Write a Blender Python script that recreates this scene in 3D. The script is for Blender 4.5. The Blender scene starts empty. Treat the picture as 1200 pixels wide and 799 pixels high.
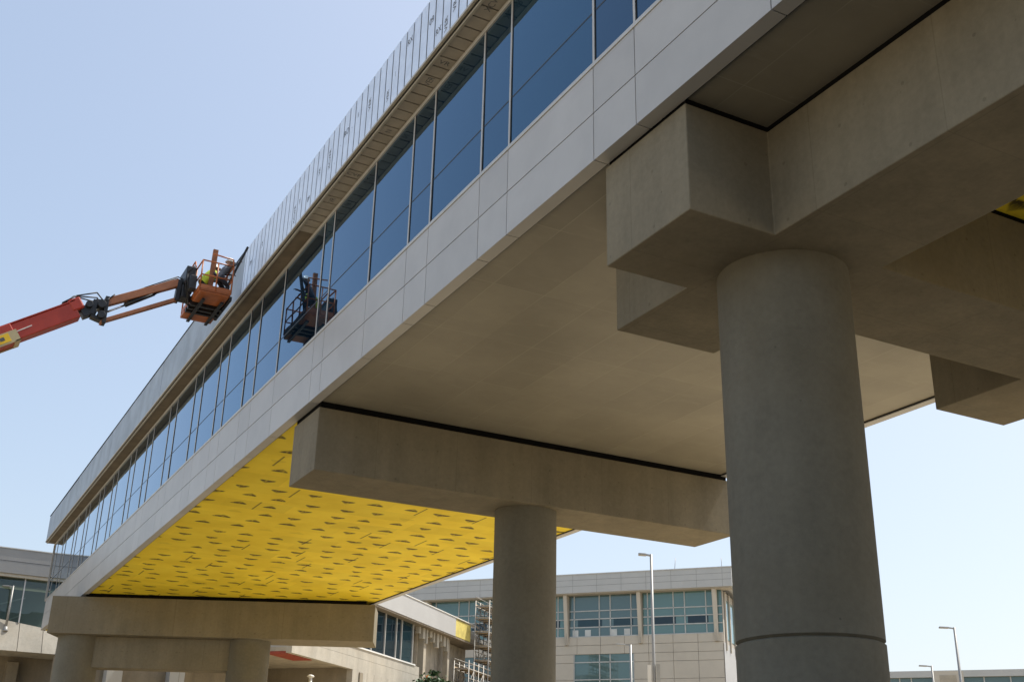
import bpy, bmesh, math, random
from mathutils import Vector, Matrix
random.seed(7)
C = bpy.context.scene
COL = C.collection
R = math.radians
EYE = 1.6                       # camera height; all heights below are given above eye level and lifted by EYE

# ------------------------------------------------------------------ camera
def cam_axes(p, ro, ya):
    fw = Vector((math.sin(ya), math.cos(ya), 0)); r0 = Vector((math.cos(ya), -math.sin(ya), 0)); u0 = Vector((0, 0, 1))
    f = fw*math.cos(p) + u0*math.sin(p); upc = -fw*math.sin(p) + u0*math.cos(p)
    c, s = math.cos(ro), math.sin(ro)
    return c*r0 + s*upc, -s*r0 + c*upc, f
r_, u_, f_ = cam_axes(0.3902112659, 0.0219205478, 0.4889642837)
cd = bpy.data.cameras.new('camera'); cam = bpy.data.objects.new('camera', cd); COL.objects.link(cam)
cam.matrix_world = Matrix(((r_.x, u_.x, -f_.x, 0), (r_.y, u_.y, -f_.y, 0), (r_.z, u_.z, -f_.z, EYE), (0, 0, 0, 1)))
cd.sensor_width = 36; cd.lens = 36*1342.774/1200
cd.clip_start = 0.1; cd.clip_end = 6000
C.camera = cam

# ------------------------------------------------------------------ light
SUN_EL, SUN_AZ = R(58), R(94)             # azimuth clockwise from +Y
w = bpy.data.worlds.new('World'); C.world = w; w.use_nodes = True
nt = w.node_tree; nt.nodes.clear()
sky = nt.nodes.new('ShaderNodeTexSky'); sky.sky_type = 'NISHITA'; sky.sun_disc = False
sky.sun_elevation = SUN_EL; sky.sun_rotation = SUN_AZ
sky.air_density = 1.0; sky.dust_density = 3.4; sky.ozone_density = 1.0; sky.altitude = 200
bg = nt.nodes.new('ShaderNodeBackground'); bg.inputs[1].default_value = 0.15
wo = nt.nodes.new('ShaderNodeOutputWorld')
hs = nt.nodes.new('ShaderNodeHueSaturation'); hs.inputs['Saturation'].default_value = 1.18
gm = nt.nodes.new('ShaderNodeGamma'); gm.inputs[1].default_value = .55       # haze evens out the glow round the sun
nt.links.new(sky.outputs[0], gm.inputs[0]); nt.links.new(gm.outputs[0], hs.inputs['Color']); nt.links.new(hs.outputs[0], bg.inputs[0]); nt.links.new(bg.outputs[0], wo.inputs[0])
sd = bpy.data.lights.new('sun', 'SUN'); sd.energy = 2.0; sd.angle = R(0.5); sd.color = (1, .95, .86)
sun = bpy.data.objects.new('sun', sd); COL.objects.link(sun)
sdir = Vector((math.sin(SUN_AZ)*math.cos(SUN_EL), math.cos(SUN_AZ)*math.cos(SUN_EL), math.sin(SUN_EL)))
sun.rotation_euler = sdir.to_track_quat('Z', 'Y').to_euler()
C.view_settings.view_transform = 'Standard'; C.view_settings.look = 'None'
C.view_settings.exposure = 1.47; C.view_settings.gamma = 1
C.render.engine = 'CYCLES'
C.cycles.max_bounces = 8; C.cycles.diffuse_bounces = 5; C.cycles.glossy_bounces = 4
C.cycles.caustics_reflective = False; C.cycles.caustics_refractive = False

# ------------------------------------------------------------------ materials
class NT:
    def __init__(s, name):
        s.m = bpy.data.materials.new(name); s.m.use_nodes = True; s.t = s.m.node_tree
        s.p = s.t.nodes['Principled BSDF']; s.out = s.t.nodes['Material Output']
    def n(s, ty, **kw):
        nd = s.t.nodes.new(ty)
        for k, v in kw.items(): setattr(nd, k, v)
        return nd
    def l(s, a, b): s.t.links.new(a, b)
    def put(s, sock, v):
        if hasattr(v, 'is_output'): s.l(v, sock)
        else: sock.default_value = v
    def math(s, op, a, b=0.0, c=0.0):
        nd = s.n('ShaderNodeMath', operation=op); s.put(nd.inputs[0], a); s.put(nd.inputs[1], b); s.put(nd.inputs[2], c)
        return nd.outputs[0]
    def sstep(s, v, lo, hi):
        nd = s.n('ShaderNodeMapRange', interpolation_type='SMOOTHSTEP'); s.put(nd.inputs[0], v)
        nd.inputs[1].default_value = lo; nd.inputs[2].default_value = hi; return nd.outputs[0]
    def mix(s, f, a, b):
        nd = s.n('ShaderNodeMix', data_type='RGBA'); s.put(nd.inputs[0], f); s.put(nd.inputs[6], a); s.put(nd.inputs[7], b); return nd.outputs[2]
    def coord(s): return s.n('ShaderNodeTexCoord').outputs['Object']
    def scaled(s, v, sc):
        nd = s.n('ShaderNodeMapping'); s.l(v, nd.inputs[0]); nd.inputs[3].default_value = sc; return nd.outputs[0]
    def noise(s, v, scale, detail=5, rough=.6):
        nd = s.n('ShaderNodeTexNoise'); s.l(v, nd.inputs['Vector']); nd.inputs['Scale'].default_value = scale
        nd.inputs['Detail'].default_value = detail; nd.inputs['Roughness'].default_value = rough; return nd.outputs[0]
    def bump(s, h, st, dist):
        nd = s.n('ShaderNodeBump'); s.l(h, nd.inputs['Height']); nd.inputs['Strength'].default_value = st; nd.inputs['Distance'].default_value = dist
        s.l(nd.outputs[0], s.p.inputs['Normal'])
def g3(v, t=(1, 1, 1)): return (v*t[0], v*t[1], v*t[2], 1)
def sc3(c, k): return (min(1, c[0]*k), min(1, c[1]*k), min(1, c[2]*k), 1)

def mat(name, col, rough=.6, metal=0, var=.10, scale=1.2, bump=0, bscale=40, spec=.5, rnd=0):
    k = NT(name); co = k.coord()
    nz = k.noise(co, scale)
    fac = k.sstep(nz, .3, .7)
    c = k.mix(fac, sc3(col, 1-var), sc3(col, 1+var))
    if rnd:
        oi = k.n('ShaderNodeObjectInfo').outputs['Random']
        hv = k.n('ShaderNodeHueSaturation'); k.l(c, hv.inputs['Color']); k.l(k.math('MULTIPLY_ADD', oi, rnd, 1-rnd/2), hv.inputs['Value']); c = hv.outputs[0]
    k.l(c, k.p.inputs['Base Color'])
    k.p.inputs['Roughness'].default_value = rough; k.p.inputs['Metallic'].default_value = metal; k.p.inputs['Specular IOR Level'].default_value = spec
    if bump: k.bump(k.noise(co, bscale, 3), bump, .01)
    return k.m

def concrete(name, col, streak=.22, form=0):
    k = NT(name); co = k.coord()
    a = k.noise(co, .55, 6, .65); b = k.noise(k.scaled(co, (1.6, 1.6, .12)), 1.0, 5, .6); d = k.noise(co, 9, 4, .7)
    v = k.math('ADD', k.math('MULTIPLY', k.math('SUBTRACT', a, .5), .6), k.math('MULTIPLY', k.math('SUBTRACT', b, .5), streak*2.6))
    v = k.math('ADD', v, k.math('MULTIPLY', k.math('SUBTRACT', d, .5), .42))
    # bug holes and small patched spots
    vo = k.n('ShaderNodeTexVoronoi'); k.l(co, vo.inputs['Vector']); vo.inputs['Scale'].default_value = 3.2
    hole = k.math('MULTIPLY', k.sstep(vo.outputs['Distance'], .075, .035), k.sstep(k.noise(co, .9, 2), .5, .62))
    if form:                                     # plywood form joints left in the surface
        sx = k.n('ShaderNodeSeparateXYZ'); k.l(co, sx.inputs[0])
        def line(o, per, wd): 
            f = k.math('ABSOLUTE', k.math('SUBTRACT', k.math('FRACT', k.math('DIVIDE', o, per)), .5)); return k.sstep(f, wd/per, wd*.4/per)
        ln = k.math('MAXIMUM', line(sx.outputs[0], 2.44, .012), line(sx.outputs[1], 2.44, .012))
        v = k.math('SUBTRACT', v, k.math('MULTIPLY', ln, .16))
        sz = sx.outputs[2]
        def near(o, per, off): return k.math('POWER', k.math('MULTIPLY', k.math('SUBTRACT', k.math('FRACT', k.math('ADD', k.math('DIVIDE', o, per), off)), .5), per), 2.0)
        dz = near(sz, .98, .30)
        tie = k.math('MINIMUM', k.math('ADD', near(sx.outputs[0], 1.22, .0), dz), k.math('ADD', near(sx.outputs[1], 1.22, .0), dz))
        v = k.math('SUBTRACT', v, k.math('MULTIPLY', k.sstep(tie, .0012, .0005), .22))
    hv = k.n('ShaderNodeHueSaturation'); hv.inputs['Color'].default_value = (*col, 1); k.l(k.math('ADD', v, 1.0), hv.inputs['Value'])
    warm = k.mix(k.math('MULTIPLY', k.sstep(k.noise(co, .35, 3), .45, .75), .35), hv.outputs[0], (col[0]*.95, col[1]*.86, col[2]*.72, 1))
    k.l(k.mix(k.math('MULTIPLY', hole, .45), warm, (col[0]*.35, col[1]*.34, col[2]*.33, 1)), k.p.inputs['Base Color'])
    k.p.inputs['Roughness'].default_value = .85; k.p.inputs['Specular IOR Level'].default_value = .3
    k.bump(k.math('ADD', d, k.math('MULTIPLY', hole, -1.5)), .25, .01)
    return k.m

def glass(name, tint, body, gain=1.6, base=.03):
    k = NT(name); k.t.nodes.remove(k.p); co = k.coord()
    fr = k.n('ShaderNodeFresnel'); fr.inputs[0].default_value = 1.52
    fac = k.math('MINIMUM', k.math('MULTIPLY_ADD', fr.outputs[0], gain, base), .92)
    gl = k.n('ShaderNodeBsdfGlossy'); gl.inputs['Roughness'].default_value = .004
    oi = k.n('ShaderNodeObjectInfo').outputs['Random']
    k.l(k.mix(k.sstep(fr.outputs[0], .12, .75), k.mix(oi, (*tint, 1), (tint[0]*.9, tint[1]*.97, tint[2]*1.0, 1)), (.95, .97, 1, 1)), gl.inputs[0])
    df = k.n('ShaderNodeBsdfDiffuse'); k.l(k.mix(k.math('POWER', oi, 3.0), sc3(body, .8), (body[0]*1.5, body[1]*2.0, body[2]*1.7, 1)), df.inputs[0])
    bp = k.n('ShaderNodeBump'); k.l(k.noise(co, .35, 2), bp.inputs['Height']); bp.inputs['Strength'].default_value = .06; bp.inputs['Distance'].default_value = .06
    k.l(bp.outputs[0], gl.inputs['Normal'])
    mx = k.n('ShaderNodeMixShader'); k.l(fac, mx.inputs[0]); k.l(df.outputs[0], mx.inputs[1]); k.l(gl.outputs[0], mx.inputs[2]); k.l(mx.outputs[0], k.out.inputs[0])
    return k.m

def yellow_board():
    """yellow sheathing: 1.22 m courses laid across the bridge, printed trade marks in rows, taped joints"""
    k = NT('yellow_sheathing'); co = k.coord(); sx = k.n('ShaderNodeSeparateXYZ'); k.l(co, sx.inputs[0]); X, Y = sx.outputs[0], sx.outputs[1]
    wob = k.math('MULTIPLY', k.math('SUBTRACT', k.noise(co, .8, 2), .5), .12)
    yr = k.math('DIVIDE', Y, 1.22); row = k.math('FLOOR', yr); v = k.math('MULTIPLY', k.math('SUBTRACT', k.math('FRACT', yr), .5), 1.22)
    def rnd(a, b=0.0):
        cb = k.n('ShaderNodeCombineXYZ'); k.put(cb.inputs[0], a); k.put(cb.inputs[1], b); wn = k.n('ShaderNodeTexWhiteNoise', noise_dimensions='2D'); k.l(cb.outputs[0], wn.inputs['Vector']); return wn.outputs[0]
    rr = rnd(row, 3.3)
    xr = k.math('ADD', k.math('DIVIDE', X, 1.26), k.math('MULTIPLY', rr, .75)); cell = k.math('FLOOR', xr)
    u = k.math('MULTIPLY', k.math('SUBTRACT', k.math('FRACT', xr), .5), 1.26)
    cr = rnd(cell, row)
    u = k.math('ADD', u, k.math('MULTIPLY', k.math('SUBTRACT', cr, .5), .28))
    v2 = k.math('ADD', v, k.math('MULTIPLY', k.math('SUBTRACT', rnd(cell, k.math('ADD', row, 50.0)), .5), .34))
    flip = k.math('SUBTRACT', k.math('MULTIPLY', k.math('GREATER_THAN', rnd(k.math('FLOOR', k.math('DIVIDE', cell, 2.0)), k.math('ADD', row, 9.0)), .5), 2.0), 1.0)
    v2 = k.math('MULTIPLY', v2, flip)
    # a flat bar with a peak that thins out towards it
    au = k.math('ABSOLUTE', u)
    wn_ = k.math('MULTIPLY_ADD', rnd(cell, k.math('ADD', row, 21.0)), .14, .27)
    tri = k.math('SUBTRACT', 1.0, k.math('DIVIDE', au, wn_))
    top = k.math('MULTIPLY', k.math('MAXIMUM', tri, 0.0), .36)
    inside = k.math('MULTIPLY', k.sstep(v2, -.12, -.04), k.sstep(k.math('SUBTRACT', top, v2), -.02, .09))
    fade = k.math('SUBTRACT', 1.0, k.math('MULTIPLY', k.sstep(v2, -.02, .34), .55))
    brk = k.sstep(k.noise(k.scaled(co, (9, 3, 1)), 1.0, 3, .7), .30, .52)
    inside = k.math('MULTIPLY', k.math('MULTIPLY', inside, k.sstep(tri, .0, .30)), k.math('MULTIPLY_ADD', k.math('GREATER_THAN', rnd(cell, k.math('ADD', row, 77.0)), .06), .85, .15))
    mark = k.math('MULTIPLY', k.math('MULTIPLY', inside, fade), k.math('MULTIPLY_ADD', brk, .55, .45))
    # joints
    ej = k.math('SUBTRACT', .61, k.math('ABSOLUTE', k.math('ADD', v, k.math('MULTIPLY', wob, .15))))
    course = k.math('MULTIPLY', k.sstep(ej, .03, .006), k.math('MULTIPLY', k.sstep(rnd(row, 7.7), .35, .6), k.sstep(k.noise(co, .45, 2), .48, .62)))
    xb = k.math('ADD', k.math('DIVIDE', X, 2.44), rnd(row, 91.0)); bu = k.math('ABSOLUTE', k.math('MULTIPLY', k.math('SUBTRACT', k.math('FRACT', xb), .5), 2.44))
    endj = k.math('MULTIPLY', k.sstep(bu, .05, .012), k.math('GREATER_THAN', rnd(k.math('FLOOR', xb), k.math('ADD', row, 33.0)), .72))
    dark = k.math('MINIMUM', k.math('ADD', k.math('MULTIPLY', mark, 1.0), k.math('MAXIMUM', k.math('MULTIPLY', course, .22), k.math('MULTIPLY', endj, .75))), 1.0)
    base = k.mix(k.sstep(k.noise(co, .5, 4), .3, .7), (.83, .63, .03, 1), (.92, .73, .05, 1))
    brd = k.n('ShaderNodeHueSaturation'); k.l(base, brd.inputs['Color']); k.l(k.math('MULTIPLY_ADD', rnd(k.math('FLOOR', xb), k.math('ADD', row, 5.0)), .12, .94), brd.inputs['Value'])
    k.l(k.mix(dark, brd.outputs[0], (.07, .055, .02, 1)), k.p.inputs['Base Color'])
    k.p.inputs['Roughness'].default_value = .7; k.p.inputs['Specular IOR Level'].default_value = .25
    k.bump(k.noise(co, 1.2, 3), .25, .03)
    return k.m

def metal_soffit(name, col):
    k = NT(name); co = k.coord(); sx = k.n('ShaderNodeSeparateXYZ'); k.l(co, sx.inputs[0])
    def line(o, per, off, wd):
        f = k.math('ABSOLUTE', k.math('SUBTRACT', k.math('FRACT', k.math('ADD', k.math('DIVIDE', o, per), off)), .5)); return k.sstep(f, wd/per, wd*.4/per)
    ln = k.math('MAXIMUM', line(sx.outputs[0], 1.22, .42, .012), line(sx.outputs[1], 2.72, .37, .012))
    ln = k.math('MULTIPLY', ln, k.sstep(k.noise(co, .5, 3), .36, .56))
    c = k.mix(k.sstep(k.noise(co, .4, 5, .65), .3, .7), sc3(col, .88), sc3(col, 1.08))
    scuff = k.math('MULTIPLY', k.sstep(k.noise(k.scaled(co, (.5, 2.2, 1)), 1.3, 4, .7), .56, .75), .40)
    c = k.mix(scuff, c, sc3(col, 1.3))
    cb = k.n('ShaderNodeCombineXYZ'); k.l(k.math('FLOOR', k.math('ADD', k.math('DIVIDE', sx.outputs[0], 1.22), .92)), cb.inputs[0]); k.l(k.math('FLOOR', k.math('ADD', k.math('DIVIDE', sx.outputs[1], 2.72), .87)), cb.inputs[1])
    wn = k.n('ShaderNodeTexWhiteNoise', noise_dimensions='2D'); k.l(cb.outputs[0], wn.inputs['Vector'])
    hv = k.n('ShaderNodeHueSaturation'); k.l(c, hv.inputs['Color']); k.l(k.math('MULTIPLY_ADD', wn.outputs[0], .12, .94), hv.inputs['Value']); c = hv.outputs[0]
    k.l(k.mix(k.math('MULTIPLY', ln, .62), c, sc3(col, 1.45)), k.p.inputs['Base Color'])
    k.p.inputs['Roughness'].default_value = .48; k.p.inputs['Specular IOR Level'].default_value = .4
    return k.m

def clear_glass(name, tint):
    k = NT(name); k.t.nodes.remove(k.p)
    fr = k.n('ShaderNodeFresnel'); fr.inputs[0].default_value = 1.5
    tr = k.n('ShaderNodeBsdfTransparent'); tr.inputs[0].default_value = (*tint, 1); gl = k.n('ShaderNodeBsdfGlossy'); gl.inputs['Roughness'].default_value = .01; gl.inputs[0].default_value = (.8, .95, .92, 1)
    mx = k.n('ShaderNodeMixShader'); k.l(k.math('MULTIPLY_ADD', fr.outputs[0], 1.2, .02), mx.inputs[0]); k.l(tr.outputs[0], mx.inputs[1]); k.l(gl.outputs[0], mx.inputs[2]); k.l(mx.outputs[0], k.out.inputs[0])
    return k.m
M = dict(
    green_glass=clear_glass('green_terminal_glass', (.42, .58, .54)),
    conc=concrete('pier_concrete', (.212, .186, .134), form=1),
    column=concrete('column_concrete', (.168, .154, .118), streak=.12),
    pale_conc=concrete('pale_precast', (.42, .39, .33), streak=.2),
    bare_conc=concrete('bare_concrete', (.26, .225, .17)),
    panel=mat('white_metal_panel', (.455, .452, .445), .38, 0, .05, .8, rnd=.10),
    alu=mat('aluminium_frame', (.55, .53, .49), .4, .35, .06, 2),
    gasket=mat('black_gasket', (.012, .012, .013), .6),
    black=mat('black_gap_shade', (.006, .006, .006), .9, spec=.1),  # black that paints in the shade of the gaps above the piers
    glass=glass('bridge_glass', (.50, .72, .96), (.006, .015, .030)),
    far_glass=glass('terminal_glass', (.72, .88, .92), (.10, .145, .155), 1.3, .03),
    dark_glass=glass('dark_terminal_glass', (.6, .72, .8), (.012, .02, .028), 1.0, .02),
    foil=mat('foil_faced_insulation', (.84, .87, .92), .38, .6, .06, 3, bump=.25, bscale=8),
    membrane=mat('grey_air_barrier', (.355, .42, .505), .6, .1, .14, .7, bump=.3, bscale=5),
    strip=mat('dark_furring_strip', (.035, .038, .048), .6, .2),
    tan_metal=mat('galvanised_edge_angle', (.52, .47, .38), .5, .35, .08, 4),
    board=mat('soffit_insulation_board', (.42, .385, .33), .7, .1, .08, 2.5, bump=.2, bscale=10),
    brown=mat('dark_soffit_sheathing', (.20, .165, .12), .8, 0, .14, 1.5),
    yellow=yellow_board(),
    soffit=metal_soffit('grey_metal_soffit', (.285, .262, .208)),
    roof=mat('roof_membrane', (.45, .45, .44), .8),
    ink=mat('printed_ink', (.10, .105, .115), .7),
    fascia=mat('terminal_fascia_metal', (.47, .47, .455), .45, .1, .04, .5),
    white_fascia=mat('wing_fascia_metal', (.44, .435, .425), .5, 0, .04, .4),
    beige=mat('beige_wall_panel', (.52, .475, .40), .7, 0, .05, .4),
    beige2=mat('beige_wall_joint', (.42, .385, .33), .8, 0, .05, .4),
    joint=mat('fascia_joint', (.20, .20, .195), .7),
    slate=mat('slate_joint', (.03, .04, .055), .5),
    fascia2=mat('grey_roof_band', (.27, .27, .265), .5, .1, .05, .5),
    pale_yellow=mat('pale_yellow_sheathing', (.55, .46, .13), .7, 0, .18, 1.2),
    frame=mat('pale_window_frame', (.46, .47, .46), .5),
    white=mat('white_frame', (.72, .71, .68), .5, 0, .04),
    stud=mat('tan_sheathed_wall', (.40, .355, .28), .8, 0, .16, 1.0),
    red=mat('red_oxide_primer', (.30, .055, .03), .7, 0, .12, 2),
    steel=mat('galvanised_scaffold_tube', (.26, .245, .22), .5, .45, .12, 3),
    plank=mat('scaffold_plank', (.42, .33, .22), .8, 0, .2, 4),
    pole=mat('lamp_post_metal', (.30, .295, .28), .45, .3, .05, 2),
    lamp=mat('lamp_head_grey', (.35, .35, .34), .5, .3),
    boom_red=mat('boom_red_paint', (.40, .036, .014), .38, 0, .10, 3),
    jib_orange=mat('jib_orange_paint', (.36, .135, .055), .45, 0, .12, 4),
    basket_orange=mat('basket_orange_paint', (.42, .125, .035), .45, 0, .12, 5),
    cream=mat('cream_boom_paint', (.50, .42, .24), .45, 0, .06, 2),
    sticker=mat('yellow_warning_sticker', (.85, .55, .02), .5),
    dark=mat('black_machine_metal', (.025, .026, .03), .45, .3, .2, 6),
    hose=mat('black_rubber', (.018, .018, .018), .6),
    chrome=mat('cylinder_rod', (.7, .7, .7), .2, .9),
    skin=mat('skin', (.45, .27, .19), .55),
    vest=mat('hi_vis_vest', (.62, .80, .06), .7, 0, .08, 8),
    cloth=mat('dark_work_clothes', (.035, .04, .055), .85, 0, .2, 8),
    denim=mat('grey_work_shirt', (.12, .13, .15), .85, 0, .2, 8),
    helmet=mat('white_hard_hat', (.82, .82, .80), .3),
    wood=mat('reddish_timber', (.30, .12, .055), .75, 0, .2, 6),
    bark=mat('tree_bark', (.12, .085, .06), .9, 0, .25, 6),
    leaf=mat('tree_leaf', (.055, .105, .045), .6, 0, .45, .9),
    flag=mat('orange_fabric', (.75, .25, .03), .7),
    tyre=mat('tyre_rubber', (.03, .03, .03), .8),
    paper=mat('pale_crate', (.52, .54, .53), .6),
)

def ground_mat():
    k = NT('dusty_ground'); co = k.coord()
    a = k.noise(co, .05, 6, .6); b = k.noise(co, 1.3, 5, .7)
    f = k.sstep(k.math('ADD', k.math('MULTIPLY', a, .7), k.math('MULTIPLY', b, .3)), .35, .65)
    k.l(k.mix(f, (.34, .28, .19, 1), (.50, .42, .29, 1)), k.p.inputs['Base Color']); k.p.inputs['Roughness'].default_value = .95
    k.bump(b, .5, .03); return k.m
M['ground'] = ground_mat()
M['asphalt'] = mat('asphalt', (.055, .055, .055), .9, 0, .2, 2, bump=.3, bscale=60)
M['kerb'] = concrete('kerb_concrete', (.40, .38, .35))
M['paint'] = mat('road_paint', (.75, .75, .72), .7)

# ------------------------------------------------------------------ mesh helpers
class Fr:
    """local frame: a along u, b along n, z up"""
    def __init__(s, o=(0, 0), u=(1, 0), n=(0, 1)): s.o, s.u, s.n = o, u, n
    def __call__(s, a, b, z): return Vector((s.o[0]+a*s.u[0]+b*s.n[0], s.o[1]+a*s.u[1]+b*s.n[1], z))
W0 = Fr()
class MB:
    def __init__(s): s.bm = bmesh.new()
    def box(s, a0, a1, b0, b1, z0, z1, fr=W0):
        v = [s.bm.verts.new(fr(a, b, z)) for z in (z0, z1) for a, b in ((a0, b0), (a1, b0), (a1, b1), (a0, b1))]
        for q in ((3, 2, 1, 0), (4, 5, 6, 7), (0, 1, 5, 4), (1, 2, 6, 5), (2, 3, 7, 6), (3, 0, 4, 7)): s.bm.faces.new([v[i] for i in q])
        return s
    def prism(s, poly, z0, z1, fr=W0):            # plan polygon (a, b)
        lo = [s.bm.verts.new(fr(a, b, z0)) for a, b in poly]; hi = [s.bm.verts.new(fr(a, b, z1)) for a, b in poly]
        n = len(poly); s.bm.faces.new(lo[::-1]); s.bm.faces.new(hi)
        for i in range(n): s.bm.faces.new((lo[i], lo[(i+1) % n], hi[(i+1) % n], hi[i]))
        return s
    def extr(s, prof, a0, a1, fr=W0):              # profile (b, z) swept along a
        lo = [s.bm.verts.new(fr(a0, b, z)) for b, z in prof]; hi = [s.bm.verts.new(fr(a1, b, z)) for b, z in prof]
        n = len(prof); s.bm.faces.new(lo[::-1]); s.bm.faces.new(hi)
        for i in range(n): s.bm.faces.new((lo[i], lo[(i+1) % n], hi[(i+1) % n], hi[i]))
        return s
    def lathe(s, cx, cy, prof, n=64, split=False):   # profile (radius, z)
        def ring(r, z): return [s.bm.verts.new((cx+r*math.cos(2*math.pi*i/n), cy+r*math.sin(2*math.pi*i/n), z)) for i in range(n)]
        rings = None if split else [ring(r, z) for r, z in prof]
        for q in range(len(prof)-1):
            a, b = (ring(*prof[q]), ring(*prof[q+1])) if split else (rings[q], rings[q+1])
            for i in range(n):
                f = s.bm.faces.new((a[i], a[(i+1) % n], b[(i+1) % n], b[i])); f.smooth = True
        s.bm.faces.new((ring(*prof[0]) if split else rings[0])[::-1]); s.bm.faces.new(ring(*prof[-1]) if split else rings[-1]); return s
    def tube(s, p0, p1, r, n=8, r1=None, smooth=True):
        p0, p1 = Vector(p0), Vector(p1); d = (p1-p0)
        if d.length < 1e-6: return s
        q = d.to_track_quat('Z', 'Y'); r1 = r if r1 is None else r1
        A = [s.bm.verts.new(p0 + q @ Vector((r*math.cos(2*math.pi*i/n), r*math.sin(2*math.pi*i/n), 0))) for i in range(n)]
        B = [s.bm.verts.new(p1 + q @ Vector((r1*math.cos(2*math.pi*i/n), r1*math.sin(2*math.pi*i/n), 0))) for i in range(n)]
        for i in range(n):
            f = s.bm.faces.new((A[i], A[(i+1) % n], B[(i+1) % n], B[i])); f.smooth = smooth
        s.bm.faces.new(A[::-1]); s.bm.faces.new(B); return s
    def path(s, pts, r, n=8):
        for a, b in zip(pts, pts[1:]): s.tube(a, b, r, n)
        return s
    def beam(s, p0, p1, wd, ht, up=(0, 0, 1)):      # rectangular bar from p0 to p1; wd sideways, ht along up
        p0, p1 = Vector(p0), Vector(p1); d = (p1-p0).normalized(); sdv = d.cross(Vector(up)).normalized(); uv = sdv.cross(d)
        v = [s.bm.verts.new(p + sdv*x*wd/2 + uv*y*ht/2) for p in (p0, p1) for x, y in ((-1, -1), (1, -1), (1, 1), (-1, 1))]
        for q in ((0, 1, 2, 3), (7, 6, 5, 4), (4, 5, 1, 0), (5, 6, 2, 1), (6, 7, 3, 2), (7, 4, 0, 3)): s.bm.faces.new([v[i] for i in q])
        return s
    def quad(s, *ps): s.bm.faces.new([s.bm.verts.new(p) for p in ps]); return s
    def build(s, name, m, parent=None, bevel=0, lift=True):
        if lift: bmesh.ops.translate(s.bm, verts=s.bm.verts, vec=(0, 0, EYE))
        bmesh.ops.recalc_face_normals(s.bm, faces=s.bm.faces)
        me = bpy.data.meshes.new(name); s.bm.to_mesh(me); s.bm.free()
        me.materials.append(M[m]); o = bpy.data.objects.new(name, me); COL.objects.link(o)
        if parent is not None:
            o.parent = parent; o.matrix_parent_inverse = parent_world(parent).inverted()
        if bevel:
            b = o.modifiers.new('bevel', 'BEVEL'); b.width = bevel; b.segments = 2; b.limit_method = 'ANGLE'; b.angle_limit = R(40)
        return o
def parent_world(p):
    if p.parent is None: return p.matrix_basis.copy()
    return parent_world(p.parent) @ p.matrix_parent_inverse @ p.matrix_basis
def tag(o, label=None, cat=None, group=None, kind=None):
    if label: o['label'] = label
    if cat: o['category'] = cat
    if group: o['group'] = group
    if kind: o['kind'] = kind
    return o
def thing(name, label, cat, loc, group=None):       # loc: x, y, height above the ground
    o = bpy.data.objects.new(name, None); COL.objects.link(o); o.location = loc; o.empty_display_size = .5
    return tag(o, label, cat, group)
def copy_thing(root, loc, label):
    r = root.copy(); COL.objects.link(r); r.location = loc; r['label'] = label
    for ch in list(root.children):
        c = ch.copy(); COL.objects.link(c); c.parent = r
        for g in list(ch.children):
            d = g.copy(); COL.objects.link(d); d.parent = c
    return r

# ------------------------------------------------------------------ setting: ground
b = MB(); b.quad((-1500, -1500, 0), (1500, -1500, 0), (1500, 1500, 0), (-1500, 1500, 0)); tag(b.build('ground', 'ground', lift=False), kind='structure')
b = MB(); b.quad((-7, -300, .004), (24, -300, .004), (24, 19, .004), (-7, 19, .004)); tag(b.build('added_asphalt', 'asphalt', lift=False), kind='structure')  # unseen asphalt area, added to weaken ground bounce on the bridge's near side
b = MB()
for x in range(-6, 20, 9): b.quad((x, 7.93, .008), (x+3, 7.93, .008), (x+3, 8.07, .008), (x, 8.07, .008))
tag(b.build('asphalt_marking', 'paint', lift=False), kind='structure')
b = MB(); b.box(-7, 24.2, 19, 19.2, 0, .13); b.box(24, 24.2, -300, 19, 0, .128); b.box(-7.2, -7, -300, 19.2, 0, .13); tag(b.build('kerb', 'kerb', lift=False, bevel=.02), kind='structure')

# ------------------------------------------------------------------ the elevated walkway
XF, XR = 9.0, 23.18           # facade planes
Y0, Y1 = -10.0, 81.0
bridge = thing('elevated_walkway', 'long raised glazed walkway bridge with white panels and yellow underside, carried on concrete piers', 'bridge', (16, 13, 11.8))
MUL = [-9.9, -8.0, -6.8, -4.3, -3.0, .1, 1.4, 3.9, 5.2, 8.3, 9.6, 12.857, 14.121, 17.25, 18.481, 21.013, 22.228, 24.708, 27.773, 28.608, 32.183, 34.64, 35.926, 38.401, 39.617, 42.116, 43.354, 46.421, 47.687, 50.839]
while MUL[-1] < 78:
    for stp in (1.26, 2.5, 1.24, 3.1):
        if MUL[-1]+stp < 80.4: MUL.append(MUL[-1]+stp)
        else: break
    else: continue
    break
ZB, ZM, ZS, ZH = 10.19, 11.12, 12.15, 15.74
g = .011
for a, c in zip(MUL, MUL[1:]):
    MB().box(XF, XF+.05, a+g, c-g, ZM+g, ZS-.09).build('fascia_panel', 'panel', bridge)
    # lower panel folds under the edge
    p = [(XF, ZB), (XF+.27, ZB), (XF+.27, ZB+.05), (XF+.05, ZB+.05), (XF+.05, ZM-g), (XF, ZM-g)]
    m = MB(); lo = [m.bm.verts.new((x, a+g, z)) for x, z in p]; hi = [m.bm.verts.new((x, c-g, z)) for x, z in p]
    m.bm.faces.new((lo[0], lo[1], lo[2], lo[3])); m.bm.faces.new((lo[0], lo[3], lo[4], lo[5])); m.bm.faces.new((hi[3], hi[2], hi[1], hi[0])); m.bm.faces.new((hi[5], hi[4], hi[3], hi[0]))
    for i in range(6): m.bm.faces.new((lo[i], lo[(i+1) % 6], hi[(i+1) % 6], hi[i]))
    m.build('fascia_panel', 'panel', bridge)
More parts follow.
